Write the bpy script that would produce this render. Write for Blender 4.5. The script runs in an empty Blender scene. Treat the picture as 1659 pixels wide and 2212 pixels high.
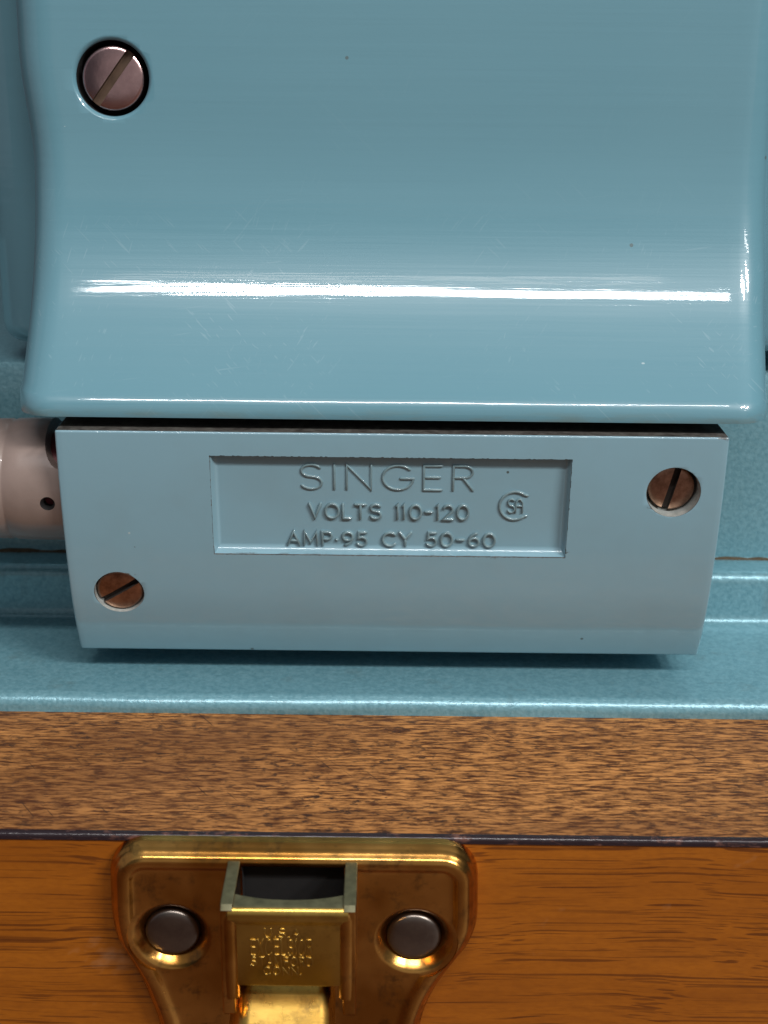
import bpy, bmesh, math, random
from mathutils import Vector, Matrix
random.seed(7)
S = 0.001                                   # everything below is written in millimetres
OY, OZ = 150.0, -80.6                       # origin: on the wooden rail, under the terminal block


def W(x, y, z):                             # mm -> scene metres
    return Vector((x * S, (y - OY) * S, (z - OZ) * S))


scene = bpy.context.scene
COL = scene.collection
CASE = Vector((0, 3.9, -2.6))                # where the wooden case stands
MOVE = Matrix.Translation((0, 0, 0))

# ------------------------------------------------------------------ camera
P, ROLL = math.radians(20.0), 0.011
F = Vector((0, math.cos(P), -math.sin(P)))
U = Vector((0, math.sin(P), math.cos(P)))
R = Vector((1, 0, 0))
R2 = R * math.cos(ROLL) + U * math.sin(ROLL)
U2 = U * math.cos(ROLL) - R * math.sin(ROLL)
cam_d = bpy.data.cameras.new('camera')
cam = bpy.data.objects.new('camera', cam_d)
COL.objects.link(cam)
M = Matrix((R2, U2, -F)).transposed().to_4x4()
M.translation = W(0, 0, 0)
cam.matrix_world = M
cam_d.sensor_fit = 'VERTICAL'
cam_d.sensor_height = 36
cam_d.lens = 18 / (1106 / 2958.0)
cam_d.clip_start = 0.002
cam_d.clip_end = 20
cam_d.dof.use_dof = True
cam_d.dof.focus_distance = 0.157
cam_d.dof.aperture_fstop = 42
scene.camera = cam

# ------------------------------------------------------------------ light
world = bpy.data.worlds.new('World')
scene.world = world
world.use_nodes = True
bg = world.node_tree.nodes['Background']
bg.inputs[0].default_value = (0.78, 0.86, 1.0, 1)
bg.inputs[1].default_value = 0.065


def lamp(name, pos, target, sx, sy, watts, col, roll=0.0):
    d = bpy.data.lights.new(name, 'AREA')
    d.shape = 'RECTANGLE'
    d.size, d.size_y = sx, sy
    d.energy = watts
    d.color = col
    o = bpy.data.objects.new(name, d)
    COL.objects.link(o)
    o.location = pos
    q = (Vector(target) - Vector(pos)).to_track_quat('-Z', 'Y')
    o.rotation_euler = (q.to_matrix().to_4x4() @ Matrix.Rotation(roll, 4, 'Z')).to_euler()
    return o


# a twin-tube strip fixture on the ceiling, in front of the machine
lamp('ceiling_tube_lamp', (0.031, -0.815, 1.085), (0, 0, 0.03), 0.695, 0.022, 3.7, (1.0, 0.97, 0.96))
lamp('ceiling_tube_lamp', (0.031, -0.770, 1.085), (0, 0, 0.03), 0.695, 0.022, 3.7, (1.0, 0.97, 0.96))
lamp('ceiling_reflector_panel', (0.0, -0.945, 1.085), (0, 0, 0.03), 0.62, 0.04, 0.30, (1.0, 0.90, 0.82))
# the further fixtures of the same room, to the right
lamp('ceiling_tube_lamp', (0.72, -0.84, 1.06), (0, 0, 0.03), 0.26, 0.06, 9.3, (1.0, 0.98, 0.96))
lamp('ceiling_tube_lamp', (1.10, -0.86, 1.06), (0, 0, 0.03), 0.26, 0.06, 9.3, (1.0, 0.98, 0.96))
lamp('ceiling_tube_lamp', (1.6, -1.5, 1.2), (0, 0, 0.03), 0.62, 0.05, 2.5, (1.0, 0.98, 0.96))
# fill panel to the left of the machine, standing in for a pale wall lit by the room
lamp('fill_panel', (-1.0, -0.35, 0.35), (0, 0, -0.02), 1.1, 0.9, 0.5, (1.0, 0.86, 0.95))
# unseen fill panel added behind the camera to lift the cover's upper face
lamp('fill_panel', (0.5, -2.2, 0.45), (0, 0, 0), 2.6, 1.3, 3.0, (1.0, 0.93, 0.90))
# soft light thrown back by the white ceiling
lamp('ceiling_bounce', (0, -0.3, 1.5), (0, 0, 0), 3.0, 3.0, 5.5, (0.86, 0.93, 1.0))

scene.view_settings.view_transform = 'Standard'
scene.view_settings.look = 'None'
scene.view_settings.exposure = 0.0
scene.view_settings.gamma = 1.0


# ------------------------------------------------------------------ node helpers
class N:
    def __init__(self, name):
        self.m = bpy.data.materials.new(name)
        self.m.use_nodes = True
        self.t = self.m.node_tree
        self.b = self.t.nodes['Principled BSDF']
        self.co = self.t.nodes.new('ShaderNodeTexCoord').outputs['Object']

    def new(self, typ, **kw):
        n = self.t.nodes.new(typ)
        for k, v in kw.items():
            setattr(n, k, v)
        return n

    def link(self, a, b):
        self.t.links.new(a, b)

    def put(self, sock, v):
        if hasattr(v, 'is_output'):
            self.link(v, sock)
        else:
            sock.default_value = v

    def set(self, **kw):
        for k, v in kw.items():
            self.put(self.b.inputs[k.replace('_', ' ')], v)

    def mapping(self, scale, rot=(0, 0, 0), loc=(0, 0, 0), src=None):
        n = self.new('ShaderNodeMapping')
        n.inputs['Scale'].default_value = scale
        n.inputs['Rotation'].default_value = rot
        n.inputs['Location'].default_value = loc
        self.link(src or self.co, n.inputs['Vector'])
        return n.outputs[0]

    def noise(self, scale=(1000, 1000, 1000), detail=3, rough=0.5, rot=(0, 0, 0), loc=(0, 0, 0), dist=0.0, src=None):
        n = self.new('ShaderNodeTexNoise')
        n.inputs['Scale'].default_value = 1
        n.inputs['Detail'].default_value = detail
        n.inputs['Roughness'].default_value = rough
        n.inputs['Distortion'].default_value = dist
        if any(rot):                        # turn first, stretch afterwards
            src = self.mapping((1, 1, 1), rot, (0, 0, 0), src)
        self.link(self.mapping(scale, (0, 0, 0), loc, src), n.inputs['Vector'])
        return n.outputs['Fac']

    def ramp(self, fac, stops):
        n = self.new('ShaderNodeValToRGB')
        e = n.color_ramp.elements
        while len(e) < len(stops):
            e.new(0.5)
        for i, (p, c) in enumerate(stops):
            e[i].position = p
            if not hasattr(c, '__len__'):
                c = (c, c, c)
            e[i].color = (*c, 1) if len(c) == 3 else c
        self.link(fac, n.inputs[0])
        return n.outputs[0]

    def math(self, op, a, b=0.0, clamp=False):
        n = self.new('ShaderNodeMath', operation=op, use_clamp=clamp)
        self.put(n.inputs[0], a)
        self.put(n.inputs[1], b)
        return n.outputs[0]

    def mix(self, fac, a, b, blend='MIX'):
        n = self.new('ShaderNodeMix', data_type='RGBA', blend_type=blend)
        self.put(n.inputs[0], fac)
        for s, v in ((6, a), (7, b)):
            if not hasattr(v, 'is_output') and len(v) == 3:
                v = (*v, 1)
            self.put(n.inputs[s], v)
        return n.outputs[2]

    def bump(self, h, dist, strength=1.0, normal=None):
        n = self.new('ShaderNodeBump')
        n.inputs['Distance'].default_value = dist
        n.inputs['Strength'].default_value = strength
        self.link(h, n.inputs['Height'])
        if normal:
            self.link(normal, n.inputs['Normal'])
        return n.outputs[0]

    def specks(self, cell, size, keep, loc=(0, 0, 0), stretch=(1, 1, 1)):
        """1 inside sparse little specks (size as a share of the cell), else 0"""
        n = self.new('ShaderNodeTexVoronoi')
        n.inputs['Scale'].default_value = 1
        k = 1000.0 / cell
        self.link(self.mapping((k * stretch[0], k * stretch[1], k * stretch[2]), (0, 0, 0), loc), n.inputs['Vector'])
        sep = self.new('ShaderNodeSeparateColor')
        self.link(n.outputs['Color'], sep.inputs[0])
        inside = self.math('LESS_THAN', n.outputs['Distance'], size)
        some = self.math('LESS_THAN', sep.outputs[0], keep)
        return self.math('MULTIPLY', inside, some)


def mat_enamel():
    n = N('enamel_glossy_turquoise')
    big = n.noise((25, 25, 25), 2)  # broad mottling stands in for uneven room reflections in the coat
    base = n.mix(big, (0.112, 0.264, 0.328), (0.136, 0.294, 0.354))
    dark = n.specks(7.0, 0.032, 0.42, (3, 1, 5))
    pale = n.specks(9.0, 0.022, 0.45, (8, 4, 2), (0.7, 1, 1.3))
    base = n.mix(dark, base, (0.10, 0.16, 0.17))
    base = n.mix(pale, base, (0.38, 0.50, 0.53))
    # rubbing marks: fine streaks in several directions, in patches
    scr = None
    for rot, sc, thr in (((0, 0.9, 0), (55, 900, 3800), 0.685),
                         ((0, -0.75, 0), (55, 900, 3800), 0.685), ((0, 1.25, 0), (60, 900, 3600), 0.69), ((0, 0.12, 0), (50, 900, 3600), 0.70)):
        s = n.noise(sc, 1, 0.5, rot, (rot[1] * 7 + 3, 0, 1))
        msk = n.ramp(n.noise((70, 70, 70), 1, 0.5, (0, 0, 0), (rot[1] * 5, 2, 0)), [(0.5, 0), (0.62, 1)])
        s = n.math('MULTIPLY', n.ramp(s, [(thr, 0), (thr + 0.04, 1)]), msk)
        scr = s if scr is None else n.math('MAXIMUM', scr, s)
    # most rubbing is on the flared skirt, little on the upright face
    sx = n.new('ShaderNodeSeparateXYZ')
    n.link(n.co, sx.inputs[0])
    skirt = n.ramp(n.math('ADD', n.math('MULTIPLY', sx.outputs[2], 22.0), 0.75), [(0.28, 1.0), (0.55, 1.0), (0.80, 0.12)])
    scr = n.math('MULTIPLY', scr, skirt)
    # old grease along the bottom lip
    low = n.ramp(n.math('ADD', n.math('MULTIPLY', sx.outputs[2], 220.0), 5.3), [(0.0, 1), (0.42, 0)])
    stain = n.math('MULTIPLY', low, n.ramp(n.noise((160, 500, 900), 4, 0.7), [(0.46, 0), (0.66, 1)]))
    base = n.mix(n.math('MULTIPLY', stain, 0.55), base, (0.16, 0.17, 0.11))
    geo = n.new('ShaderNodeNewGeometry')
    edge = n.ramp(geo.outputs['Pointiness'], [(0.56, 0), (0.64, 1)])
    nick = n.ramp(n.noise((600, 600, 600), 4, 0.7), [(0.52, 0), (0.60, 1)])
    base = n.mix(n.math('MULTIPLY', n.math('MULTIPLY', edge, nick), 0.8), base, (0.30, 0.33, 0.31))
    streak = n.noise((22, 520, 1050), 3, 0.55)
    dust = n.noise((4500, 4500, 4500), 2, 0.6)
    wave = n.noise((24, 40, 90), 2, 0.5)
    nrm = n.bump(streak, 0.000022)
    nrm = n.bump(wave, 0.00011, 1.0, nrm)
    nrm = n.bump(dust, 0.0000018, 1.0, nrm)
    n.set(Base_Color=n.mix(n.math('MULTIPLY', scr, 0.10), base, (0.6, 0.72, 0.76)),
          Roughness=0.34, Coat_Weight=1.0, Coat_Roughness=0.05, Coat_IOR=1.5, Normal=nrm, Coat_Normal=nrm)
    n.b.inputs['Specular IOR Level'].default_value = 0.35
    return n.m


def mat_blockpaint():
    n = N('paint_satin_turquoise')
    big = n.noise((40, 40, 40), 3)
    base = n.mix(big, (0.198, 0.350, 0.418), (0.212, 0.370, 0.438))
    dark = n.specks(6.0, 0.036, 0.4, (1, 7, 3))
    pale = n.specks(8.0, 0.03, 0.35, (5, 2, 9))
    base = n.mix(dark, base, (0.06, 0.085, 0.08))
    base = n.mix(pale, base, (0.36, 0.47, 0.49))
    geo = n.new('ShaderNodeNewGeometry')
    edge = n.ramp(geo.outputs['Pointiness'], [(0.535, 0), (0.60, 1)])
    nick = n.ramp(n.noise((520, 520, 520), 4, 0.7), [(0.53, 0), (0.60, 1)])
    base = n.mix(n.math('MULTIPLY', n.math('MULTIPLY', edge, nick), 0.9), base, (0.075, 0.065, 0.055))
    haze = n.ramp(n.noise((60, 60, 60), 4, 0.65, (0, 0, 0), (4, 4, 1)), [(0.45, 0), (0.75, 1)])
    base = n.mix(n.math('MULTIPLY', haze, 0.22), base, (0.17, 0.235, 0.25))
    fine = n.noise((2200, 2200, 2200), 2, 0.5)
    soft = n.noise((260, 260, 260), 2, 0.5)
    nrm = n.bump(fine, 0.000004)
    nrm = n.bump(soft, 0.00002, 1.0, nrm)
    n.set(Base_Color=base, Roughness=0.40, Coat_Weight=1.0, Coat_Roughness=0.05, Normal=nrm, Coat_Normal=nrm)
    return n.m


def mat_hammered():
    n = N('paint_hammered_teal')
    c = n.noise((1700, 1700, 1700), 3, 0.6, dist=0.4)
    base = n.mix(n.ramp(c, [(0.35, 0), (0.65, 1)]), (0.125, 0.29, 0.345), (0.19, 0.38, 0.44))
    grime = n.ramp(n.noise((180, 180, 60), 4, 0.65, (0, 0, 0), (2, 3, 1)), [(0.60, 0), (0.74, 1)])
    base = n.mix(n.math('MULTIPLY', grime, 0.35), base, (0.10, 0.12, 0.10))
    ham = n.noise((1500, 1500, 1500), 2, 0.55, dist=0.5)
    fine = n.noise((4200, 4200, 4200), 2, 0.6)
    nrm = n.bump(ham, 0.00006)
    nrm = n.bump(fine, 0.00002, 1.0, nrm)
    n.set(Base_Color=base, Metallic=0.28, Roughness=0.33, Normal=nrm, Coat_Weight=0.5, Coat_Roughness=0.16)
    return n.m


def mat_railwood():
    n = N('wood_walnut_rail')
    warp = n.noise((90, 500, 500), 2, 0.5)
    wn = n.new('ShaderNodeVectorMath', operation='ADD')
    sc = n.new('ShaderNodeVectorMath', operation='SCALE')
    n.link(warp, sc.inputs[0])
    sc.inputs['Scale'].default_value = 0.0008
    n.link(n.co, wn.inputs[0])
    n.link(sc.outputs[0], wn.inputs[1])
    v = wn.outputs[0]
    fib = n.noise((430, 2600, 2600), 4, 0.65, src=v)
    tone = n.noise((25, 160, 160), 3, 0.55, src=v)
    base = n.mix(n.ramp(fib, [(0.40, 0), (0.60, 1)]), (0.085, 0.028, 0.009), (0.55, 0.240, 0.070))
    base = n.mix(n.math('MULTIPLY', n.ramp(tone, [(0.38, 1), (0.60, 0)]), 0.55), base, (0.12, 0.044, 0.014))
    blot = n.noise((560, 1050, 1050), 3, 0.7, (0, 0, 0), (5, 1, 2), 0.3, src=v)
    patch = n.ramp(n.noise((32, 70, 70), 3, 0.55, (0, 0, 0), (2.3, 1, 4)), [(0.36, 0.45), (0.62, 1.0)])
    base = n.mix(n.math('MULTIPLY', n.math('MULTIPLY', n.ramp(blot, [(0.535, 0), (0.64, 1)]), patch), 0.9), base, (0.030, 0.014, 0.010))
    base = n.mix(n.math('MULTIPLY', n.ramp(n.noise((18, 90, 90), 3, 0.6, (0, 0, 0), (9, 2, 1)), [(0.48, 0), (0.68, 1)]), 0.40), base, (0.10, 0.035, 0.016))
    scr = n.noise((150, 3600, 3600), 1, 0.5, (0, 0, 0.95), (3, 1, 1))
    base = n.mix(n.math('MULTIPLY', n.ramp(scr, [(0.73, 0), (0.77, 1)]), 0.7), base, (0.03, 0.014, 0.010))
    n.set(Base_Color=base, Roughness=0.5, Normal=n.bump(fib, 0.00005))
    n.b.inputs['Specular IOR Level'].default_value = 0.2
    return n.m


def mat_panelwood():
    n = N('wood_orange_mahogany')
    warp = n.noise((26, 30, 45), 2, 0.5)
    sc = n.new('ShaderNodeVectorMath', operation='SCALE')
    n.link(warp, sc.inputs[0])
    sc.inputs['Scale'].default_value = 0.0045
    wn = n.new('ShaderNodeVectorMath', operation='ADD')
    n.link(n.co, wn.inputs[0])
    n.link(sc.outputs[0], wn.inputs[1])
    v = wn.outputs[0]
    tone = n.noise((16, 60, 160), 3, 0.55, src=v)
    fib = n.noise((80, 900, 900), 3, 0.6, src=v)
    base = n.mix(n.ramp(tone, [(0.32, 0), (0.68, 1)]), (0.285, 0.082, 0.005), (0.375, 0.114, 0.008))
    base = n.mix(n.math('MULTIPLY', n.ramp(fib, [(0.3, 1), (0.6, 0)]), 0.30), base, (0.17, 0.045, 0.005))
    stip = n.noise((900, 2600, 2600), 2, 0.6)
    base = n.mix(n.math('MULTIPLY', n.ramp(stip, [(0.35, 1), (0.6, 0)]), 0.22), base, (0.16, 0.04, 0.003))
    p = None
    for sc3, loc, th, k in (((15, 3000, 3000), (1, 3, 7), .60, .75), ((24, 4200, 4200), (4, 2, 3), .60, .6), ((12, 2400, 2400), (8, 5, 1), .625, .85)):
        q = n.noise(sc3, 1, 0.4, (0, 0, 0), loc, src=v)
        gate = n.ramp(n.noise((38, 420, 420), 2, 0.5, (0, 0, 0), (loc[1], 0, loc[0])), [(0.44, 0), (0.54, 1)])
        q = n.math('MULTIPLY', n.math('MULTIPLY', n.ramp(q, [(th, 0), (th + .05, 1)]), gate), k)
        p = q if p is None else n.math('MAXIMUM', p, q)
    base = n.mix(n.math('MULTIPLY', p, 0.85), base, (0.060, 0.013, 0.003))
    scuff = n.math('MULTIPLY', n.ramp(n.noise((90, 90, 130), 4, 0.7, (0, 0.6, 0), (6.4, 0, 2)), [(0.66, 0), (0.78, 1)]), 0.35)
    base = n.mix(scuff, base, (0.45, 0.24, 0.12))
    n.set(Base_Color=base, Roughness=0.42, Normal=n.bump(p, -0.000004), Coat_Weight=0.25, Coat_Roughness=0.25)
    n.b.inputs['Specular IOR Level'].default_value = 0.3
    return n.m


def mat_edge():
    n = N('lacquer_dark_edge')
    w = n.noise((420, 900, 900), 4, 0.7)
    base = n.mix(n.ramp(w, [(0.55, 0), (0.75, 1)]), (0.020, 0.012, 0.015), (0.19, 0.085, 0.06))
    n.set(Base_Color=base, Roughness=0.24, Normal=n.bump(n.noise((700, 1500, 1500), 3, 0.6), 0.00006))
    return n.m


def mat_brass(name, lo, hi, rough, amount):
    n = N(name)
    t = n.noise((120, 120, 120), 4, 0.6)
    base = n.mix(t, lo, hi)
    old = n.ramp(n.noise((75, 75, 75), 3, 0.6, (0, 0, 0), (7, 1, 2)), [(0.36, 0), (0.62, 1)])
    base = n.mix(n.math('MULTIPLY', old, amount * 1.1), base, (lo[0] * .45, lo[1] * .34, lo[2] * .2))
    tarn = n.ramp(n.noise((330, 330, 330), 5, 0.75, (0, 0, 0), (3, 1, 4)), [(0.52, 0), (0.70, 1)])
    base = n.mix(n.math('MULTIPLY', tarn, amount), base, (0.10, 0.062, 0.03))
    r = n.new('ShaderNodeMapRange')
    n.link(n.noise((600, 600, 600), 3, 0.6), r.inputs[0])
    r.inputs[3].default_value = rough - 0.06
    r.inputs[4].default_value = rough + 0.12
    nrm = n.bump(n.noise((300, 2500, 2500), 3, 0.6), 0.000006)
    nrm = n.bump(n.noise((160, 160, 160), 2, 0.5), 0.00002, 1.0, nrm)
    n.set(Base_Color=base, Metallic=1.0, Roughness=r.outputs[0], Normal=nrm)
    return n.m


def mat_simple(name, a, b, rough, metallic=0.0, scale=600, bump=0.00001, coat=0.0):
    n = N(name)
    t = n.noise((scale, scale, scale), 4, 0.65)
    n.set(Base_Color=n.mix(n.ramp(t, [(0.3, 0), (0.7, 1)]), a, b), Roughness=rough, Metallic=metallic,
          Normal=n.bump(n.noise((2500, 2500, 2500), 3, 0.6), bump))
    n.b.inputs['Coat Weight'].default_value = coat
    return n.m


ENAMEL = mat_enamel()
PAINT = mat_blockpaint()
HAMMER = mat_hammered()
RAIL = mat_railwood()
PANEL = mat_panelwood()
EDGE = mat_edge()
BRASS = mat_brass('brass_tarnished', (0.68, 0.35, 0.085), (0.80, 0.45, 0.13), 0.20, 0.75)
BRASS_DULL = mat_brass('brass_olive', (0.58, 0.38, 0.09), (0.70, 0.49, 0.13), 0.28, 0.45)
BRASS_BRIGHT = mat_brass('brass_bright', (0.72, 0.44, 0.09), (0.86, 0.60, 0.17), 0.26, 0.6)
SHEARED = mat_simple('brass_sheared_edge', (0.085, 0.08, 0.04), (0.17, 0.16, 0.085), 0.5, 0.5)
RIVET = mat_simple('rivet_dark_nickel', (0.16, 0.135, 0.12), (0.24, 0.21, 0.18), 0.34, 1.0, 300)
SCREW_RED_REFLECT = mat_simple('screw_steel_red_reflection', (0.42, 0.27, 0.27), (0.62, 0.42, 0.41), 0.24, 1.0, 300)  # steel head; a shirt's red reflection is put into its colour
SCREW_BROWN_REFLECT = mat_simple('screw_steel_brown_reflection', (0.15, 0.080, 0.055), (0.42, 0.255, 0.18), 0.36, 1.0, 650)  # steel heads: tarnish mottling over a reddish reflection put into the colour
SLOT_DARK = mat_simple('slot_near_black', (0.012, 0.008, 0.006), (0.03, 0.02, 0.014), 0.8)  # near-black slot floor of the block screws
SLOT_BROWN = mat_simple('slot_brown_metal', (0.10, 0.065, 0.045), (0.17, 0.11, 0.075), 0.6, 0.5)  # brown slot floor of the cover screw, darker than its head
BARE = mat_simple('bare_cast_metal', (0.45, 0.50, 0.47), (0.72, 0.76, 0.73), 0.4, 0.5, 900)
WORN_AND_SHADE = mat_simple('worn_rim_and_top_shade', (0.022, 0.018, 0.016), (0.10, 0.095, 0.085), 0.6, 0.0, 900)  # chipped rim colour, also painted on the block's top as shade
CAVITY_SHADE = mat_simple('cavity_shade', (0.003, 0.003, 0.003), (0.006, 0.005, 0.005), 0.8)  # near black: the shade inside cavities put into the colour
LETTER = mat_simple('paint_grimy_lettering', (0.12, 0.19, 0.21), (0.19, 0.30, 0.33), 0.35, 0.0, 700, 0.00001, 0.8)
CREAM = mat_simple('plastic_cream', (0.20, 0.150, 0.128), (0.27, 0.205, 0.178), 0.36, 0.0, 90, 0.00001, 0.3)
MAROON = mat_simple('rubber_maroon', (0.09, 0.012, 0.016), (0.15, 0.02, 0.026), 0.5)


# ------------------------------------------------------------------ object helpers
def thing(name, label, cat, loc):
    o = bpy.data.objects.new(name, None)
    o.empty_display_size = 0.01
    COL.objects.link(o)
    o.location = W(*loc)
    o['label'], o['category'] = label, cat
    bpy.context.view_layer.update()
    return o


def put(name, bm, mats, parent=None, origin=None, smooth=35):
    """bmesh in mm -> ONE linked mesh object, its origin at the given mm point"""
    if not isinstance(mats, (list, tuple)):
        mats = [mats]
    org = Vector(origin) if origin else Vector((0, OY, OZ))
    org = MOVE @ org
    for v in bm.verts:
        v.co = (MOVE @ v.co - org) * S
    bmesh.ops.recalc_face_normals(bm, faces=bm.faces)
    me = bpy.data.meshes.new(name)
    bm.to_mesh(me)
    bm.free()
    for m in mats:
        me.materials.append(m)
    o = bpy.data.objects.new(name, me)
    COL.objects.link(o)
    if smooth:
        me.shade_smooth()
        me.set_sharp_from_angle(angle=math.radians(smooth))
    o.matrix_world = Matrix.Translation(W(*org))
    if parent:
        bpy.context.view_layer.update()
        o.parent = parent
        o.matrix_parent_inverse = parent.matrix_world.inverted()
    return o


def tmp(bm, mats):
    me = bpy.data.meshes.new('tmp')
    bmesh.ops.recalc_face_normals(bm, faces=bm.faces)
    bm.to_mesh(me)
    bm.free()
    for m in mats:
        me.materials.append(m)
    o = bpy.data.objects.new('tmp', me)
    COL.objects.link(o)
    return o


def cut(bm, cutters, nmats=1, bevel=None):
    """subtract cutter bmeshes (mm); the cutters' material indices are kept"""
    mats = [ENAMEL, PAINT, WORN_AND_SHADE, BARE, CAVITY_SHADE][:max(nmats, 1)]
    base = tmp(bm, mats)
    if bevel:
        b = base.modifiers.new('b', 'BEVEL')
        b.width, b.segments, b.limit_method, b.angle_limit = bevel, 3, 'ANGLE', math.radians(50)
    objs = []
    for c in cutters:
        k = tmp(c, mats)
        objs.append(k)
        md = base.modifiers.new('c', 'BOOLEAN')
        md.operation, md.solver, md.object = 'DIFFERENCE', 'EXACT', k
        md.material_mode = 'INDEX'
    bpy.context.view_layer.update()
    dg = bpy.context.evaluated_depsgraph_get()
    out = bmesh.new()
    ev = base.evaluated_get(dg)
    me = ev.to_mesh()
    out.from_mesh(me)
    ev.to_mesh_clear()
    for o in [base] + objs:
        me = o.data
        bpy.data.objects.remove(o)
        bpy.data.meshes.remove(me)
    return out


def frame(normal, up=(0, 0, 1)):
    z = Vector(normal).normalized()
    x = Vector(up).cross(z).normalized()
    return Matrix((x, z.cross(x), z)).transposed().to_4x4()


def lathe(bm, prof, mat4, n=40, mi=None, cap0=True, cap1=True):
    """prof: list of (radius, height) along local z"""
    rings = []
    for r, h in prof:
        rings.append([bm.verts.new(mat4 @ Vector((r * math.cos(2 * math.pi * i / n), r * math.sin(2 * math.pi * i / n), h))) for i in range(n)])
    for k in range(len(rings) - 1):
        for i in range(n):
            f = bm.faces.new((rings[k][i], rings[k][(i + 1) % n], rings[k + 1][(i + 1) % n], rings[k + 1][i]))
            if mi:
                f.material_index = mi[k]
    if cap0:
        f = bm.faces.new(rings[0][::-1])
        if mi:
            f.material_index = mi[0]
    if cap1:
        f = bm.faces.new(rings[-1])
        if mi:
            f.material_index = mi[-1]
    return bm


def loft(bm, loops, closed=True, mi=0, caps=True):
    rows = [[bm.verts.new(p) for p in lp] for lp in loops]
    n = len(rows[0])
    for a, b in zip(rows, rows[1:]):
        for i in range(n if closed else n - 1):
            f = bm.faces.new((a[i], a[(i + 1) % n], b[(i + 1) % n], b[i]))
            f.material_index = mi
    if caps and closed:
        bm.faces.new(rows[0][::-1]).material_index = mi
        bm.faces.new(rows[-1]).material_index = mi
    return bm


def extrude_x(bm, prof, xs, mi=0, closed=True):
    return loft(bm, [[(x, y, z) for y, z in prof] for x in xs], closed, mi, closed)


def box(bm, x0, x1, y0, y1, z0, z1):
    return extrude_x(bm, [(y0, z0), (y1, z0), (y1, z1), (y0, z1)], (x0, x1))


def arcpts(cx, cy, r, a0, a1, n=8, ry=None):
    ry = r if ry is None else ry
    return [(cx + r * math.cos(math.radians(a0 + (a1 - a0) * i / n)), cy + ry * math.sin(math.radians(a0 + (a1 - a0) * i / n))) for i in range(n + 1)]


# ------------------------------------------------------------------ stroke letters (unit height)
def O_(w):
    return [arcpts(w / 2, .5, w / 2, 90, 450, 24, .5)]


def S_(w):
    a = arcpts(w / 2, .755, w / 2 * .93, 28, 270, 12, .245)
    b = arcpts(w / 2, .255, w / 2, 90, -152, 12, .255)
    return [a + b[1:]]


G = {
    'S': (.66, S_(.66)), 'I': (.06, [[(.03, 0), (.03, 1)]]),
    'N': (.76, [[(0, 0), (0, 1), (.76, 0), (.76, 1)]]),
    'G': (.92, [arcpts(.48, .5, .48, 42, 352, 20, .5) + [(.955, .46), (.56, .46)]]),
    'E': (.56, [[(.56, 1), (0, 1), (0, 0), (.56, 0)], [(0, .52), (.50, .52)]]),
    'R': (.62, [[(0, 0), (0, 1)] + arcpts(.34, .76, .26, 90, -90, 8, .24) + [(0, .52)], [(.30, .52), (.62, 0)]]),
    'V': (.72, [[(0, 1), (.36, 0), (.72, 1)]]), 'O': (.86, O_(.86)),
    'L': (.50, [[(0, 1), (0, 0), (.50, 0)]]), 'T': (.66, [[(0, 1), (.66, 1)], [(.33, 1), (.33, 0)]]),
    '1': (.14, [[(0, .9), (.08, 1), (.08, 0)]]), '0': (.72, O_(.72)),
    '2': (.60, [arcpts(.30, .71, .29, 165, -35, 10, .29) + [(0, 0), (.62, 0)]]),
    '-': (.44, [[(0, .5), (.44, .5)]]), '.': (.10, [[(.02, .42), (.08, .42)]]), ',': (.08, [[(.0, .02), (.06, .02)]]),
    'A': (.76, [[(0, 0), (.38, 1), (.76, 0)], [(.15, .34), (.61, .34)]]),
    'M': (.86, [[(0, 0), (.06, 1), (.43, .2), (.80, 1), (.86, 0)]]),
    'P': (.58, [[(0, 0), (0, 1)] + arcpts(.32, .73, .26, 90, -90, 8, .27) + [(0, .46)]]),
    '9': (.66, [arcpts(.33, .68, .31, 0, 360, 16, .31), arcpts(.02, .62, .62, 5, -75, 7, .62)]),
    '6': (.66, [arcpts(.33, .32, .31, 0, 360, 16, .31), arcpts(.64, .38, .62, 185, 105, 7, .62)]),
    '5': (.60, [[(.56, 1), (.12, 1), (.06, .56)] + arcpts(.28, .32, .31, 130, -150, 12, .32)]),
    'C': (.80, [arcpts(.46, .5, .46, 45, 315, 18, .5)]),
    'Y': (.70, [[(0, 1), (.35, .5), (.70, 1)], [(.35, .5), (.35, 0)]]),
    'U': (.66, [[(0, 1), (0, .32)] + arcpts(.33, .32, .33, 180, 360, 10, .32) + [(.66, 1)]]),
    'X': (.66, [[(0, 0), (.66, 1)], [(0, 1), (.66, 0)]]),
    'F': (.52, [[(.52, 1), (0, 1), (0, 0)], [(0, .52), (.46, .52)]]),
    'D': (.72, [[(0, 0), (0, 1)] + arcpts(.26, .5, .46, 90, -90, 12, .5) + [(0, 0)]]),
    ' ': (.42, []),
}


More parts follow.
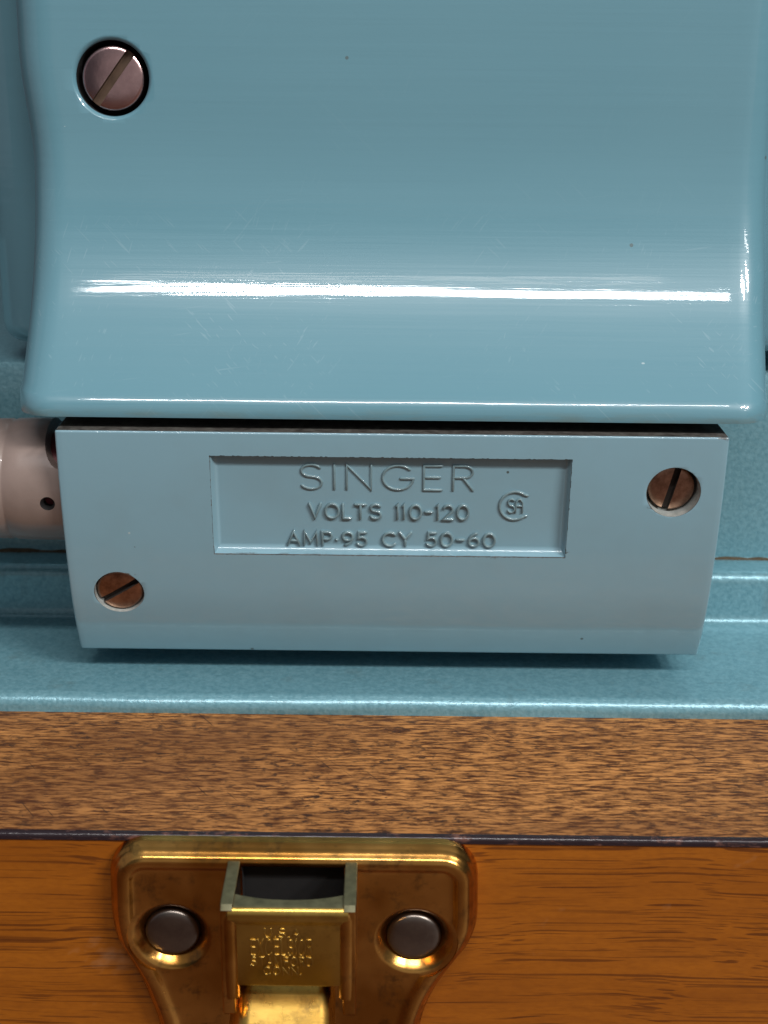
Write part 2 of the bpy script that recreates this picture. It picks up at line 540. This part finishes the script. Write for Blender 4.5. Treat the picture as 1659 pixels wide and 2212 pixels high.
def ridge(bm, pts, w, h, to3):
    """a half-round raised stroke along a 2D polyline; to3(u, v, height) -> mm point"""
    pts = [Vector(p) for p in pts]
    keep = [pts[0]]
    for p in pts[1:]:
        if (p - keep[-1]).length > 1e-4:
            keep.append(p)
    pts = keep
    closed = (pts[0] - pts[-1]).length < 1e-3
    if closed:
        pts = pts[:-1]
    n = len(pts)
    sec = [(-.5, -.15), (-.44, .55), (-.24, .92), (0, 1), (.24, .92), (.44, .55), (.5, -.15)]
    rows = []
    for i, p in enumerate(pts):
        a = pts[(i - 1) % n] if (closed or i) else None
        b = pts[(i + 1) % n] if (closed or i < n - 1) else None
        d0 = (p - a).normalized() if a is not None else None
        d1 = (b - p).normalized() if b is not None else None
        t = ((d0 or d1) + (d1 or d0))
        t = t.normalized() if t.length > 1e-4 else d1
        nn = Vector((-t.y, t.x))
        k = 1.0
        if d0 is not None and d1 is not None:
            k = min(1.0 / max(nn.dot(Vector((-d1.y, d1.x))), .45), 1.8)
        rows.append((p, nn, t, k))
    loops = []
    if not closed:
        p, nn, t, k = rows[0]
        loops.append([to3(*(p - t * w * .45 + nn * s * w * .45), hh * h * .5 if hh > 0 else hh * h) for s, hh in sec])
    for p, nn, t, k in rows:
        loops.append([to3(*(p + nn * s * w * k), hh * h) for s, hh in sec])
    if not closed:
        p, nn, t, k = rows[-1]
        loops.append([to3(*(p + t * w * .45 + nn * s * w * .45), hh * h * .5 if hh > 0 else hh * h) for s, hh in sec])
    vs = [[bm.verts.new(q) for q in lp] for lp in loops]
    m = len(sec)
    rng = range(len(vs)) if closed else range(len(vs) - 1)
    for i in rng:
        a, b = vs[i], vs[(i + 1) % len(vs)]
        for j in range(m - 1):
            bm.faces.new((a[j], a[j + 1], b[j + 1], b[j]))
    if not closed:
        bm.faces.new(vs[0])
        bm.faces.new(vs[-1][::-1])


def write(bm, text, x0, x1, zbase, height, w, h, surf, gap=.30, jitter=0.0):
    """raised text between x0 and x1 on the surface y = surf(z), facing -Y"""
    total = sum(G[c][0] for c in text) + gap * (len(text) - 1)
    kx = (x1 - x0) / total
    x = 0.0
    for c in text:
        gw, strokes = G[c]
        jx, jz = random.uniform(-jitter, jitter), random.uniform(-jitter, jitter)
        for st in strokes:
            pts = [(x0 + (x + px) * kx + jx, zbase + pz * height + jz) for px, pz in st]
            ridge(bm, pts, w, h, lambda u, v, q: (u, surf(v) - q, v))
        x += gw + gap
    return bm


# ================================================================== UNSEEN TABLE, ADDED FOR WARM REFLECTIONS IN THE BRASS
tb = box(bmesh.new(), -900, 900, -800, 500, -182.6, -142.6)
added_table = put('reflector_table', tb, mat_simple('reflector_table_wood', (0.060, 0.018, 0.003), (0.095, 0.031, 0.006), 0.5, 0.0, 60, 0.00002), smooth=0)
added_table['kind'] = 'structure'

# ================================================================== WOODEN CASE
MOVE = Matrix.Translation(CASE)
case = thing('wooden_case', 'orange brown wooden carrying case with worn rail and brass latch under the machine', 'case', (0, 122.9, -140))
b = extrude_x(bmesh.new(), [(119.3, -78.004), (156.0, -78.004), (156.0, -92), (119.3, -92)], [-160 + 4 * i for i in range(81)])
put('top_rail', b, RAIL, case, smooth=0)
b = extrude_x(bmesh.new(), [(118.75, -78.75), (118.75, -140), (126, -140), (126, -92.2), (119.2, -92.2), (119.2, -78.75)], [-160, 160])
put('front_panel', b, PANEL, case, smooth=0)
prof = [(119.28, -78.75), (118.55, -78.75)] + [(119.0 - .45 * math.cos(a), -78.45 + .45 * math.sin(a)) for a in [math.pi / 2 * i / 6 for i in range(7)]] + [(119.28, -78.0)]
b = extrude_x(bmesh.new(), prof, [-160 + 4 * i for i in range(81)])
put('edge_strip', b, EDGE, case, smooth=60)

# ------------------------------------------------------------------ latch
LX = -8.6
MOVE = Matrix.Translation(CASE + Vector((-.25, 118.745, -78.1))) @ Matrix.Diagonal((1.045, 1.03, 1.03, 1)) @ Matrix.Translation((0, -118.745, 78.1))


def plate_outline():
    half = []
    ztop = -78.15
    half += [(0, ztop), (5, ztop), (10, ztop)]
    half += [(14.4 + 3.8 * math.sin(a), ztop - 3.8 + 3.8 * math.cos(a)) for a in [math.pi / 2 * i / 10 for i in range(11)]]
    # right-hand side: straight, S-curve inward, long neck
    ctrl = [(18.25, -84), (18.3, -86.2), (18.15, -88.2), (17.5, -90.3), (16.3, -92.4), (15.0, -94.8), (14.0, -97.4), (13.3, -100.2),
            (12.9, -104), (12.6, -108), (12.0, -111.5), (10, -114.8), (6, -116.6), (0, -117)]
    sm = []
    for i in range(len(ctrl) - 1):
        p0, p1, p2, p3 = (Vector(ctrl[max(i - 1, 0)]), Vector(ctrl[i]), Vector(ctrl[i + 1]), Vector(ctrl[min(i + 2, len(ctrl) - 1)]))
        for k in range(4):
            t = k / 4
            q = .5 * ((2 * p1) + (p2 - p0) * t + (2 * p0 - 5 * p1 + 4 * p2 - p3) * t * t + (3 * p1 - p0 - 3 * p2 + p3) * t ** 3)
            sm.append((q.x, q.y))
    half += sm + [ctrl[-1]]
    left = [(-x, z) for x, z in half[1:-1]][::-1]
    res = []
    for x, z in half + left:
        up = min(max((z + 97) / 9, 0), 1)
        if x > 0:
            x += .45 * up * min(x / 12, 1)
        elif z < -88:
            x -= .9 * (1 - up) * min(-x / 8, 1)
        res.append(Vector((x, z)))
    return res


out = plate_outline()
n = len(out)
nor = []
for i in range(n):
    t = (out[(i + 1) % n] - out[i - 1]).normalized()
    nor.append(Vector((t.y, -t.x)))
if sum(nn.dot(p - Vector((0, -95))) for nn, p in zip(nor, out)) > 0:
    nor = [-v for v in nor]
rim = [(0.0, 118.745), (0.0, 118.0), (.18, 117.35), (.34, 117.2), (.40, 117.0), (.62, 116.62), (.78, 116.5), (.86, 116.32), (1.15, 116.1), (1.55, 115.98),
       (1.95, 116.0), (2.25, 116.14), (2.45, 116.32), (2.7, 116.4), (3.0, 116.42)]
loops = [[(LX + (out[i] + nor[i] * d).x, y, (out[i] + nor[i] * d).y) for i in range(n)] for d, y in rim]
pb = loft(bmesh.new(), loops)
cutters = []
RIV = [(-20.75, -88.75), (3.75, -88.95)]
for rx, rz in RIV:
    c = bmesh.new()
    m4 = Matrix.Translation((rx, 116.42, rz)) @ frame((0, -1, 0))
    lathe(c, [(2.7, -1.35), (2.8, -1.15), (3.05, -.88), (3.35, -.55), (3.62, -.28), (3.85, -.1), (4.05, -.01), (4.4, .06), (4.5, .8)], m4, 48)
    cutters.append(c)
c = box(bmesh.new(), -13.4, -3.3, 110, 117.9, -91.5, -79.9)
for f in c.faces:
    f.material_index = 4  # recess behind the loop coloured as deep shade
cutters.append(c)
pb = cut(pb, cutters, 5)
latch = put('latch', pb, [BRASS, BRASS, BRASS, BRASS, CAVITY_SHADE], case, (LX, 116.4, -90), 32)
latch['label'] = 'brass latch plate with riveted corners and square catch loop'

for rx, rz in RIV:
    c = bmesh.new()
    m4 = Matrix.Translation((rx, 116.42, rz)) @ frame((0, -1, 0))
    lathe(c, [(2.72, -1.5), (2.72, -.85), (2.62, -.62), (2.4, -.50), (1.9, -.40), (1.2, -.33), (.5, -.30), (.02, -.295)], m4, 48)
    put('rivet', c, RIVET, latch, (rx, 116.42, rz), 50)

# catch loop: two cheeks and a rolled front with a stamped panel
BX0, BX1 = -14.75, -1.95
YF, YP = 108.6, 116.45
fr = bmesh.new()


def loop_section(z, grow=0.0):
    """plan outline of the loop: cheeks running back to the plate, rounded corners in front"""
    o = []
    r = .9
    o += [(BX0, YP)] + [(BX0 + r - r * math.cos(a), YF + r - r * math.sin(a)) for a in [math.pi / 2 * i / 5 for i in range(6)]]
    o += [(BX1 - r + r * math.sin(a), YF + r - r * math.cos(a)) for a in [math.pi / 2 * i / 5 for i in range(6)]] + [(BX1, YP)]
    return o


for x0, x1 in ((BX0, BX0 + 1.25), (BX1 - 1.25, BX1)):
    q = bmesh.new()
    pr = [(YP, -79.35), (110.0, -79.35), (109.2, -79.45), (108.75, -79.9), (108.75, -91.8), (109.3, -92.4), (YP, -92.4)]
    extrude_x(q, pr, (x0, x1))
    q = cut(q, [], bevel=.16)
    for f in q.faces:
        f.material_index = 1 if f.normal.z > .5 else 0
    me = bpy.data.meshes.new('t')
    q.to_mesh(me)
    q.free()
    fr.from_mesh(me)
    bpy.data.meshes.remove(me)
put('loop_cheeks', fr, [BRASS, SHEARED], latch, (LX, YF, -80), 35)

# front of the loop: rolled top edge, hollow inner side
ft = bmesh.new()
rows = []
xs = [BX0 + .75 + (BX1 - BX0 - 1.5) * i / 24 for i in range(25)]
for x in xs:
    u = abs((x - (BX0 + BX1) / 2) / ((BX1 - BX0) / 2 - .75))
    inner = 110.2 + 1.05 * u ** 2.2               # inner edge sweeps back toward the cheeks
    cz, cy, rr = -80.45, YF + .85, .85
    prof = [(inner, -88.6), (inner, -79.64), (cy + .25, -79.6)]
    prof += [(cy - rr * math.sin(a), cz + rr * math.cos(a)) for a in [math.pi / 2 * i / 10 for i in range(11)]]
    prof += [(YF + .03, -80.9), (YF + .14, -81.2), (YF + .27, -81.5), (YF + .34, -81.75), (YF + .34, -88.5), (YF + .5, -88.75)]
    rows.append([(x, y, z) for y, z in prof])
loft(ft, rows)
ft.normal_update()
for f in ft.faces:
    zz = [v.co.z for v in f.verts]
    if min(zz) > -79.7:
        f.material_index = 1
put('loop_front', ft, [BRASS_DULL, SHEARED], latch, (LX, YF, -83), 40)
# upright rolled corners of the loop, left and right of the stamped panel
co = bmesh.new()
for xc in (BX0 + .85, BX1 - .85):
    lathe(co, [(.5, -90.4), (.8, -90.1), (.84, -88), (.84, -81.0), (.72, -80.2), (.4, -79.85)], Matrix.Translation((xc, YF + .84, 0)), 20)
put('loop_corner', co, BRASS, latch, (LX, YF, -85), 40)
sh = bmesh.new()
for t, za, hh, xa, xb in (('U,S,A', -82.95, .98, -10.55, -7.25), ('EXCELSIOR', -85.0, 1.75, -11.9, -6.1), ('STAMFORD', -86.25, .98, -11.9, -6.1), ('CONN,', -87.3, .86, -10.75, -7.2)):
    write(sh, t, xa, xb, za, hh, .14, .10, lambda z: YF + .34, .34, .03)
put('stamped_lettering', sh, BRASS_DULL, latch, (LX, YF, -84), 60)

# hinged tongue of the catch, tipped forward below the loop
tg = bmesh.new()
rows = []
for y, z, hw in [(113.2, -91.2, 4.1), (112.2, -90.55, 4.3), (111.0, -90.9, 4.4), (109.6, -91.95, 4.42), (107.6, -93.4, 4.5), (105.5, -94.9, 4.6), (103.4, -96.5, 4.65), (102.6, -97.4, 4.6), (102.3, -98.4, 4.4)]:
    r = []
    for i in range(15):
        u = -1 + 2 * i / 14
        e = max(0, abs(u) - .82) / .18
        r.append((LX - .4 + hw * u, y + .3 * e * e, z - .45 * e * e))
    r += [(LX - .4 + hw * 1.06 + .25, y + 2.0, z - 2.4), (LX - .4 - hw * 1.06 - .75, y + 2.0, z - 2.4)]
    rows.append(r)
loft(tg, rows)
put('catch_tongue', tg, BRASS_BRIGHT, latch, (LX, 108, -92), 38)

# ================================================================== SEWING MACHINE
MOVE = Matrix.Translation((0, 0, 0))
mach = thing('sewing_machine', 'glossy turquoise sewing machine end with lettered terminal block, standing in the wooden case', 'sewing machine', (0, 170, -80.6))

# base casting: flange, step, ledge and wall
prof = [(148.75, -80.6)]
prof += [(150.3 - 1.55 * math.cos(a), -80.05 + 1.55 * math.sin(a)) for a in [math.pi / 2 * i / 10 for i in range(11)]]
prof += [(155, -78.5), (160, -78.5), (166, -78.5), (170.6, -78.5)]
prof += [(171.1 + 1.3 * math.sin(a), -77.2 - 1.3 * math.cos(a)) for a in [math.pi / 2 * i / 8 for i in range(1, 9)]]
prof += [(172.45, -75.5), (172.55, -73.0)]
prof += [(173.95 - 1.4 * math.cos(a), -72.7 + 1.4 * math.sin(a)) for a in [math.pi / 2 * i / 8 for i in range(9)]]
prof += [(176.2, -71.3), (177.9, -71.3), (178.2, -71.0), (178.25, -62), (178.3, -52), (178.4, -45.6), (178.9, -44.4), (180.0, -44.0), (236, -44.0), (236, -80.6)]
xs = [-150 + 3 * i for i in range(101)]
b = bmesh.new()
loft(b, [[(x, y + .10 * math.sin(x * .09) + .06 * math.sin(x * .31 + 1), z + .05 * math.sin(x * .13 + 2)) if z > -80.2 and y < 153 else (x, y, z) for y, z in prof] for x in xs])
put('machine_base', b, HAMMER, mach, smooth=40)
# grime packed into the corner behind the ledge
g = bmesh.new()
rows = []
for i in range(201):
    x = -150 + 1.5 * i
    h = .24 + .26 * random.random() ** 2
    rows.append([(x, 178.3, -71.32), (x, 178.23 - .35 - .2 * random.random(), -71.32), (x, 178.15, -71.3 + h), (x, 178.3, -71.3 + h)])
loft(g, rows)
RUST = mat_simple('grime_rusty', (0.05, 0.035, 0.018), (0.10, 0.075, 0.045), 0.9, 0.0, 800, 0.0001)
put('corner_grime', g, RUST, mach, smooth=60)


def plan(x0, x1, y0, y1, r, ins=0.0, nf=60, nc=10):
    """rounded front corners, straight back; returns [(x, y)...] from the back left round the front"""
    x0 += ins
    x1 -= ins
    y0 += ins
    r = max(r - ins * .6, .3)
    o = [(x0, y1), (x0, y0 + r + (y1 - y0 - r) * .5)]
    o += [(x0 + r - r * math.cos(a), y0 + r - r * math.sin(a)) for a in [math.pi / 2 * i / nc for i in range(nc + 1)]]
    o += [(x0 + r + (x1 - x0 - 2 * r) * i / nf, y0) for i in range(1, nf)]
    o += [(x1 - r + r * math.sin(a), y0 + r - r * math.cos(a)) for a in [math.pi / 2 * i / nc for i in range(nc + 1)]]
    o += [(x1, y0 + r + (y1 - y0 - r) * .5), (x1, y1)]
    return o


# arm pillar behind the cover
loops = []
for z, ins in [(-41.3, 2.6), (-41.2, 1.9), (-40.9, 1.1), (-40.3, .5), (-39.5, .12), (-38.5, 0), (-25, 0), (-12, 0), (0, 0), (12, 0), (30, 0)]:
    loops.append([(x, y, z) for x, y in plan(-50.8, 60, 174.6, 232, 5.5, ins, 10, 8)])
b = loft(bmesh.new(), loops)
put('arm_pillar', b, ENAMEL, mach, smooth=50)

# end cover: upright face flaring out to a rolled lip
def face_curve():
    """(y, z, tilt) from the lip upward"""
    pts = []
    y, z, th = 151.05, -41.2, math.radians(45)
    ds = .55
    s = 0.0
    top = 30.0
    while z < top:
        pts.append((y, z, th))
        if s < 10.0:
            th = math.radians(45 - 7.5 * s / 10.0)
        elif s < 34:
            u = (s - 10.0) / 24.0
            th = math.radians(4 + 33.5 * (1 - u) ** 1.25)
        else:
            th = math.radians(4)
        y += math.sin(th) * ds
        z += math.cos(th) * ds
        s += ds
    return pts


curve = face_curve()
r = 2.6
y0, z0, th0 = curve[0]
cy, cz = y0 + r * math.cos(th0), z0 - r * math.sin(th0)
loops = [[(x, y, cz - r * math.sin(math.radians(12)) - .04) for x, y in plan(-41.7, 43.7, cy - r * math.cos(math.radians(12)) + .35, 192, 4.2)]]
for i in range(17):
    a = math.radians(-12) + (th0 - math.radians(-12)) * i / 16
    yy, zz = cy - r * math.cos(a), cz + r * math.sin(a)
    ins = r * (1 - math.cos(min(a, 0)))
    # sides tuck in with the lip
    pl = plan(-42.5 + ins, 44.4 - ins, yy, 192, 4.2)
    loops.append([(x, y, zz) for x, y in pl])
for y, z, th in curve[1:]:
    t = min(max((z + 18.0) / 14.0, 0), 1)
    w = 1.15 * (3 * t * t - 2 * t ** 3)
    loops.append([(x, yy, z) for x, yy in plan(-42.4 - w, 44.4 + 1.2 * min(max((z + 41.2) / 12, 0), 1), y, 192, 4.2)])
b = loft(bmesh.new(), loops)
SCX, SCZ = -32.0, -7.35
fy = min(curve, key=lambda q: abs(q[1] - SCZ))
SCY = fy[0]
SN = Vector((0, -math.cos(fy[2]), math.sin(fy[2])))
m4 = Matrix.Translation((SCX, SCY, SCZ)) @ frame(SN)
c = lathe(bmesh.new(), [(4.22, -5), (4.22, -.5), (4.32, -.24), (4.55, -.05), (4.85, .06), (5.0, .6)], m4, 64, [4, 0, 0, 0, 0])
for f in c.faces:
    if len(f.verts) > 4:
        f.material_index = 4  # hole wall and floor coloured as shade
b = cut(b, [c], 5)
cover = put('end_cover', b, [ENAMEL, PAINT, WORN_AND_SHADE, BARE, CAVITY_SHADE], mach, (0, 165, -20), 33)


def screw(parent, pos, normal, radius, ang, slot, metal, floor, dome=.25, depth=.8):
    """slotted screw head: ang = slot direction from horizontal, degrees"""
    m = Matrix.Identity(4)
    bm = lathe(bmesh.new(), [(radius, -3.2), (radius, -.34), (radius * .985, -.2), (radius * .95, -.1), (radius * .88, -.03), (radius * .5, dome * .32), (.05, dome * .4)], m, 56)
    k = box(bmesh.new(), -9, 9, -slot / 2, slot / 2, -depth, 4)
    for v in k.verts:
        v.co = Matrix.Rotation(math.radians(ang), 4, 'Z') @ v.co
    for f in k.faces:
        f.material_index = 1
    bm = cut(bm, [k], 2, None)
    T = Matrix.Translation(pos) @ frame(normal)
    for v in bm.verts:
        v.co = T @ v.co
    return put('screw', bm, [metal, floor], parent, pos, 30)


screw(cover, Vector((SCX, SCY, SCZ)) - SN * .55, SN, 3.62, 53, 1.08, SCREW_RED_REFLECT, SLOT_BROWN, .3, .9)

# terminal block
ZT, ZB = -45.05, -75.15


def face_y(z):
    s = ZT - z
    return 149.9 + .0045 * s * s + (.012 * (s - 20) ** 2 if s > 20 else 0)


def face_n(z):
    d = (face_y(z + .05) - face_y(z - .05)) / .1
    return Vector((0, -1, d)).normalized()


zs = [ZT + (ZB - ZT) * i / 64 for i in range(65)]
zs = [ZT + (ZB - ZT) * i / 110 for i in range(111)]
prof = [(face_y(z), z) for z in zs] + [(178.3, ZB), (178.3, ZT)]
b = extrude_x(bmesh.new(), prof, [-37.75 + 77.15 * i / 90 for i in range(91)])
# recessed name panel with drafted walls
rx0, rx1, rz0, rz1 = -20.1, 21.55, -60.5, -47.95


def floor_y(z):
    return 150.98 + (rz1 - z) * .083


def panel_cut():
    q = bmesh.new()

    def ring(k, off):
        l, rgt, bot, top = k
        a0, a1, c0, c1 = rx0 + l, rx1 - rgt, rz0 + bot, rz1 - top
        return [(a0, off(c0), c0), (a1, off(c0), c0), (a1, off(c1), c1), (a0, off(c1), c1)]
    mid = lambda t: (lambda z: (face_y(z) - .02) * (1 - t) + floor_y(z) * t)
    rows = [ring((0, 0, 0, 0), lambda z: 140), ring((0, 0, 0, 0), mid(0)), ring((.22, .16, .25, .05), mid(.6)),
            ring((.40, .30, .55, .14), mid(.87)), ring((.66, .50, .92, .32), mid(1)), ring((.85, .70, 1.1, .5), mid(1))]
    rows = [[q.verts.new(p) for p in lp] for lp in rows]
    for r0, r1 in zip(rows, rows[1:]):
        for i in range(4):
            q.faces.new((r0[i], r0[(i + 1) % 4], r1[(i + 1) % 4], r1[i])).material_index = 1
    q.faces.new(rows[0][::-1])
    q.faces.new(rows[-1]).material_index = 1
    return q


rec = panel_cut()
# jagged worn rim where the paint has chipped along the panel's edge
def rim_cut():
    q = bmesh.new()
    pts = []
    for (xa, za, xb, zb) in ((rx0, rz0, rx1, rz0), (rx1, rz0, rx1, rz1), (rx1, rz1, rx0, rz1), (rx0, rz1, rx0, rz0)):
        m = int(max(abs(xb - xa), abs(zb - za)) / .28)
        for i in range(m):
            t = i / m
            pts.append((xa + (xb - xa) * t, za + (zb - za) * t))
    cx, cz = (rx0 + rx1) / 2, (rz0 + rz1) / 2
    front, back = [], []
    for x, z in pts:
        j = .12 + .24 * random.random() ** 2.5
        dx = j if abs(x - rx1) < .01 else (-j if abs(x - rx0) < .01 else 0)
        dz = j if abs(z - rz1) < .01 else (-j if abs(z - rz0) < .01 else 0)
        front.append(q.verts.new((x + dx * 1.0, face_y(z) - .25, z + dz * 1.0)))
        back.append(q.verts.new((x - dx * .2, face_y(z) + .12, z - dz * .2)))
    k = len(front)
    for i in range(k):
        q.faces.new((front[i], front[(i + 1) % k], back[(i + 1) % k], back[i])).material_index = 2
    q.faces.new(front[::-1]).material_index = 2
    f = q.faces.new(back)
    f.material_index = 2
    bmesh.ops.triangulate(q, faces=[f])
    return q


holes = []
SCR = [(33.55, -51.85, 3.08, 2.72, 1.25, 77, .80), (-31.85, -66.0, 2.95, 2.78, .42, 33, .72)]
for sx, sz, hr, hd, dp, ang, sl in SCR:
    m4 = Matrix.Translation((sx, face_y(sz), sz)) @ frame(face_n(sz))
    h = lathe(bmesh.new(), [(hr, -5), (hr, -.05), (hr + .14, .03), (hr + .3, .6)], m4, 56, [3, 2, 2])
    for f in h.faces:
        if len(f.verts) > 4 and f.calc_center_median().y > 150:
            f.material_index = 4
    holes.append(h)
b = cut(b, [rim_cut(), rec] + holes, 5, .32)
b.normal_update()
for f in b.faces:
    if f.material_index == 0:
        f.material_index = 2 if f.normal.z > .8 and f.calc_center_median().z > ZT - .2 else 1  # top face dark: shade under the cover put into its colour
block = put('terminal_block', b, [PAINT, PAINT, WORN_AND_SHADE, BARE, CAVITY_SHADE], mach, (0, 150, -60), 33)
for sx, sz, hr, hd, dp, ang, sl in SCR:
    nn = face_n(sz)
    screw(block, Vector((sx, face_y(sz), sz)) - nn * dp, nn, hd, ang, sl, SCREW_BROWN_REFLECT, SLOT_DARK, .2, .8)

lt = write(bmesh.new(), 'SINGER', -9.75, 10.35, -52.25, 3.05, .34, .22, floor_y, .36)
put('raised_lettering', lt, LETTER, block, (0, 151, -50.5), 60)
lt = write(bmesh.new(), 'VOLTS 110-120', -8.75, 9.95, -55.95, 1.78, .38, .36, floor_y, .30, .03)
put('raised_lettering', lt, LETTER, block, (0, 151.5, -55), 60)
lt = write(bmesh.new(), 'AMP.95 CY 50-60', -11.4, 13.2, -59.5, 1.72, .38, .36, floor_y, .30, .03)
put('raised_lettering', lt, LETTER, block, (0, 151.8, -58.6), 60)
em = bmesh.new()
ex, ez = 15.35, -54.15
T3 = lambda u, v, q: (u, floor_y(v) - q, v)
ridge(em, arcpts(ex, ez, 1.78, 52, 308, 26), .36, .24, T3)
ridge(em, [(ex + 1.05, ez + 1.42), (ex + 1.45, ez + 1.30)], .34, .22, T3)
ridge(em, [(ex + 1.05, ez - 1.42), (ex + 1.45, ez - 1.30)], .34, .22, T3)
ridge(em, [(ex - .42 + (px - .4) * 1.0, ez - .85 + pz * 1.7) for px, pz in S_(.8)[0]], .25, .26, T3)
ridge(em, [(ex + .12, ez - .85), (ex + .12, ez + .35), (ex + .35, ez + .80), (ex + .62, ez + .85), (ex + .92, ez + .4), (ex + .92, ez - .85)], .25, .26, T3)
ridge(em, [(ex + .12, ez - .02), (ex + .92, ez - .02)], .22, .24, T3)
put('certification_mark', em, LETTER, block, (ex, 151.5, ez), 60)

# ================================================================== POWER PLUG
plug = thing('power_plug', 'cream plastic cord plug pushed into the left side of the terminal block', 'plug', (-45, 160, -62))
b = bmesh.new()
mx = Matrix.Translation((-80, 159.6, -54.2)) @ Matrix(((0, 0, 1, 0), (0, 1, 0, 0), (-1, 0, 0, 0), (0, 0, 0, 1)))
lathe(b, [(6.2, 0), (6.6, 6), (7.0, 16), (7.25, 26), (7.38, 33), (7.42, 34.4), (7.26, 34.7), (7.27, 34.95), (7.44, 35.25), (7.5, 37), (7.52, 40), (7.52, 42.0)], mx, 64)
c = lathe(bmesh.new(), [(.62, -3), (.62, -.3), (.9, .1), (1.5, 3)], Matrix.Translation((-39.75, 152.2, -54.85)) @ frame((0, -1, 0)), 24, [4, 4, 0])
for f in c.faces:
    f.material_index = 4
c2 = lathe(bmesh.new(), [(2.2, -30), (2.2, 30)], Matrix.Translation((-38.2, 157, -46.6)) @ frame((0, -1, 0)), 40)
for v in c2.verts:
    v.co.z = -46.6 + (v.co.z + 46.6) * 1.9
b = cut(b, [c, c2], 5)
put('plug_body', b, [CREAM, CREAM, CREAM, CREAM, CAVITY_SHADE], plug, (-60, 160, -54), 35)
b = lathe(bmesh.new(), [(6.0, 36), (6.0, 42.0)], mx, 48)
put('plug_collar', b, MAROON, plug, (-40, 160, -54), 40)
